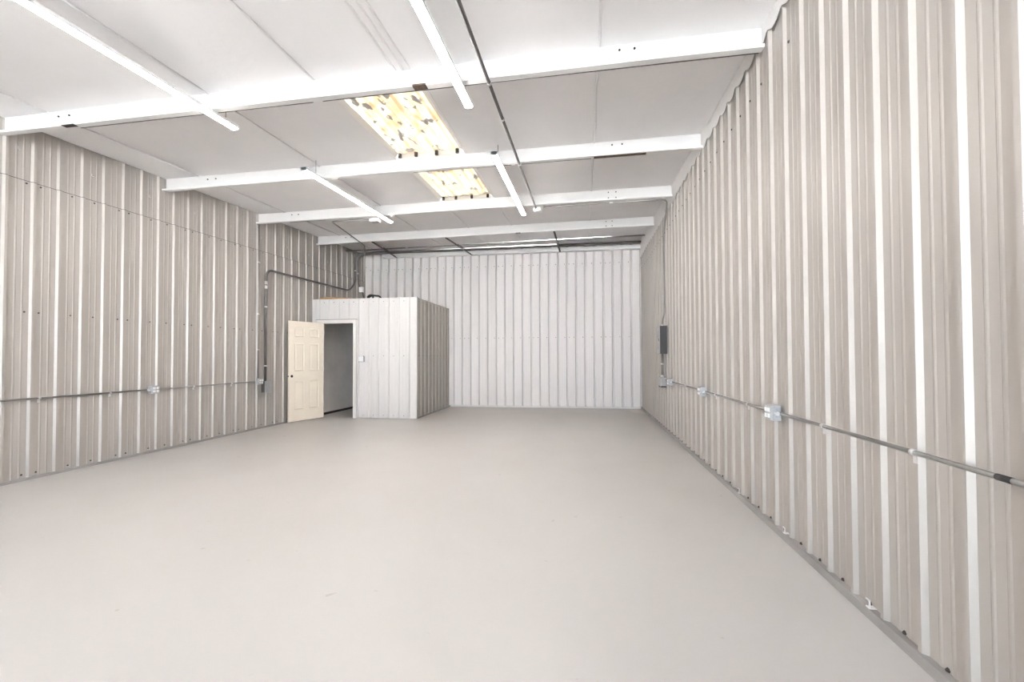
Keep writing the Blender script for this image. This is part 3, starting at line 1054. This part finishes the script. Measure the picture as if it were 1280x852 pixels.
# conduit from that box, back along the ceiling and down onto the closet
zc = roof(-4.5, 7.1) - 0.205
R = conduit('closet_feed_conduit', [(-3.78, 7.12, zc + 0.004), (-4.52, 7.10, zc), (-4.84, 8.86, 3.79), (-4.845, 8.87, CT - 0.011)], 0.0115, M['galv'], 'thin conduit bending off the third purlin and dropping onto the closet roof', 0.07)
strap(R, (-4.845, 8.868, 3.3), (0, 0, 1), 'y', -1, 0.0115)
R = empty('closet_roof_box', (-4.90, 8.88, 2.78), 'white square box on the conduit standing above the closet', 'junction box')
MB().bevbox(-4.965, -4.86, 8.835, 8.90, 2.755, 2.865, 0.005, 'y', -1).build('box', M['plastic'], R)
MB().bevbox(-4.96, -4.865, 8.829, 8.8355, 2.76, 2.86, 0.003, 'y', -1).build('cover', M['plastic'], R)
o = MB().tube([(-4.86, 9.0, 2.585), (-4.84, 9.04, 2.655), (-4.78, 9.06, 2.70), (-4.73, 9.05, 2.68), (-4.74, 9.0, 2.60), (-4.8, 8.96, 2.60), (-4.84, 8.98, 2.66), (-4.80, 9.02, 2.715), (-4.70, 9.06, 2.70), (-4.60, 9.06, 2.69), (-4.50, 9.05, 2.585)], 0.018, 8, 0.04).build('coiled_cable', M['black'], label='black cable coil lying on the closet roof', cat='cable')
center(o)

# left wall: level conduit with an outlet, thin and thick uprights
LZ = 0.868
lx = SURF_L + 0.0112
outlet_box(SURF_L, 5.125, LZ, 1, 'outlet box alone on the left wall conduit')
outlet_box(SURF_L, 7.045, LZ + 0.0, 1, 'outlet box at the foot of the thin upright conduit on the left wall')
for (ya, yb), lab, st in [((1.2, 5.07), 'level conduit on the left wall nearer than its outlet', [2.6, 3.9, 4.6]), ((5.18, 6.99), 'level conduit on the left wall beyond its outlet', [5.75, 6.45])]:
    R = conduit('wall_conduit', [(lx, ya, LZ), (lx, yb, LZ)], 0.0105, M['galv'], lab, 0, group='left wall conduit runs')
    for y in st:
        strap(R, (lx, y, LZ), (0, 1, 0), 'x', 1, 0.0105)
R = conduit('upright_conduit', [(lx, 7.03, LZ + 0.055), (lx, 7.025, 3.735)], 0.0105, M['galv'], 'thin upright conduit on the left wall rising to the third purlin', 0)
for z in (3.05, 2.1, 1.45):
    strap(R, (lx, 7.027, z), (0, 0, 1), 'x', 1, 0.0105)
tx = SURF_L + 0.024
R = conduit('thick_conduit', [(tx, 7.20, 0.86), (tx, 7.20, 2.95), (tx, 10.02, 2.985), (tx, 10.31, 3.24), (tx, 10.31, 3.975), (tx + 0.35, 10.33, 4.01), (XR - 0.06, 10.33, 4.03)], 0.023, M['dull_pipe'],
            'thick grey conduit climbing the left wall, crossing above the closet and along the far eave', 0.17)
for z in (2.62, 2.25, 1.15):
    strap(R, (tx, 7.20, z), (0, 0, 1), 'x', 1, 0.023)
for z in (2.70, 2.62):
    coupling(R, (tx, 7.20, z), (0, 0, 1), 0.023, 0.03)
strap(R, (tx, 10.31, 3.55), (0, 0, 1), 'x', 1, 0.023)
R = conduit('thick_conduit', [(tx, 10.80, 2.60), (tx, 10.74, 2.98), (tx, 10.45, 3.20), (tx, 10.43, 3.96), (tx + 0.35, 10.46, 4.015), (XR - 0.06, 10.48, 4.06)], 0.022, M['dull_pipe'],
            'thick grey conduit curving down into the far left corner behind the closet', 0.15)
strap(R, (tx, 10.435, 3.5), (0, 0, 1), 'x', 1, 0.022)
R = conduit('eave_conduit', [(XL + 0.03, 9.88, roof(-5.9, 9.9) - 0.11), (XR - 0.03, 9.88, roof(1.4, 9.9) - 0.085)], 0.015, M['galv'], 'thin bright conduit spanning the ceiling just before the far eave', 0)
for x in (-4.3, -1.9, 0.5):
    coupling(R, (x, 9.88, roof(x, 9.9) - 0.11 + 0.0032 * (x + 5.9)), (1, 0, 0), 0.015, 0.03)
o = empty('disconnect_box', (SURF_L, 7.20, 0.655), 'dark grey disconnect box at the foot of the thick conduit on the left wall', 'junction box')
MB().bevbox(SURF_L, SURF_L + 0.075, 7.125, 7.275, 0.66, 0.865, 0.005, 'x', 1).build('box', M['dull_pipe'], o)
MB().bevbox(SURF_L + 0.0745, SURF_L + 0.083, 7.12, 7.28, 0.655, 0.87, 0.004, 'x', 1).build('cover', M['boxsteel'], o)

# dark angle braces from the farthest purlin to the eave
for (xa, xb), lab in [((-4.60, -4.93), 'dark angle brace above the closet, leftmost of three at the far eave'),
                      ((-2.92, -2.88), 'dark angle brace in the middle of the far eave'),
                      ((-0.60, -0.595), 'dark angle brace nearest the right wall at the far eave')]:
    ya, za = py(3, xa) + 0.0, roof(xa, py(3, xa)) - 0.20
    yb_, zb_ = YB - 0.16, 3.945
    vs = []
    for y, x, z in ((ya, xa, za), (yb_, xb, zb_)):
        for d, h in ((-0.022, 0), (0.022, 0), (0.022, -0.005), (-0.016, -0.005), (-0.016, 0.036), (-0.022, 0.036)):
            vs.append((x + d, y, z + h - 0.004))
    fs = [tuple(range(6)), tuple(range(6, 12))] + [(k, (k + 1) % 6, 6 + (k + 1) % 6, 6 + k) for k in range(6)]
    R = empty('angle_brace', (xa, (ya + yb_) / 2, za), lab, 'brace', 'dark braces at the far eave')
    MB().add(vs, fs).build('angle', M['dark_steel'], R)
    t = 0.45
    xm, ym, zm = xa + (xb - xa) * t, ya + (yb_ - ya) * t, za + (zb_ - za) * t
    t2 = 0.75
    xn, yn, zn = xa + (xb - xa) * t2, ya + (yb_ - ya) * t2, za + (zb_ - za) * t2
    MB().add([(xm + d, ym, zm + e) for d in (-0.03, -0.024) for e in (0.0, 0.06)] + [(xn + d, yn, zn + e) for d in (-0.03, -0.024) for e in (0.0, 0.06)],
             [(0, 1, 5, 4), (2, 6, 7, 3), (0, 4, 6, 2), (1, 3, 7, 5), (0, 2, 3, 1), (4, 5, 7, 6)]).build('splice_plate', M['dark_steel'], R)

# small white clips left at the foot of the right wall
for y, lab in ((2.324, 'nearest small white clip at the foot of the right wall'), (3.215, 'middle small white clip at the foot of the right wall'), (4.10, 'farthest small white clip at the foot of the right wall')):
    x = XR - 0.0345
    o = MB().box(x, x + 0.006, y - 0.014, y + 0.014, 0.052, 0.058).box(x, x + 0.006, y - 0.014, y - 0.008, 0.058, 0.096).box(x, x + 0.006, y - 0.008, y + 0.014, 0.090, 0.096).box(x + 0.006, x + 0.034, y - 0.014, y + 0.014, 0.052, 0.056)
    o = o.build('white_clip', M['plastic'], label=lab, cat='clip', group='white clips along the right wall')
    center(o)
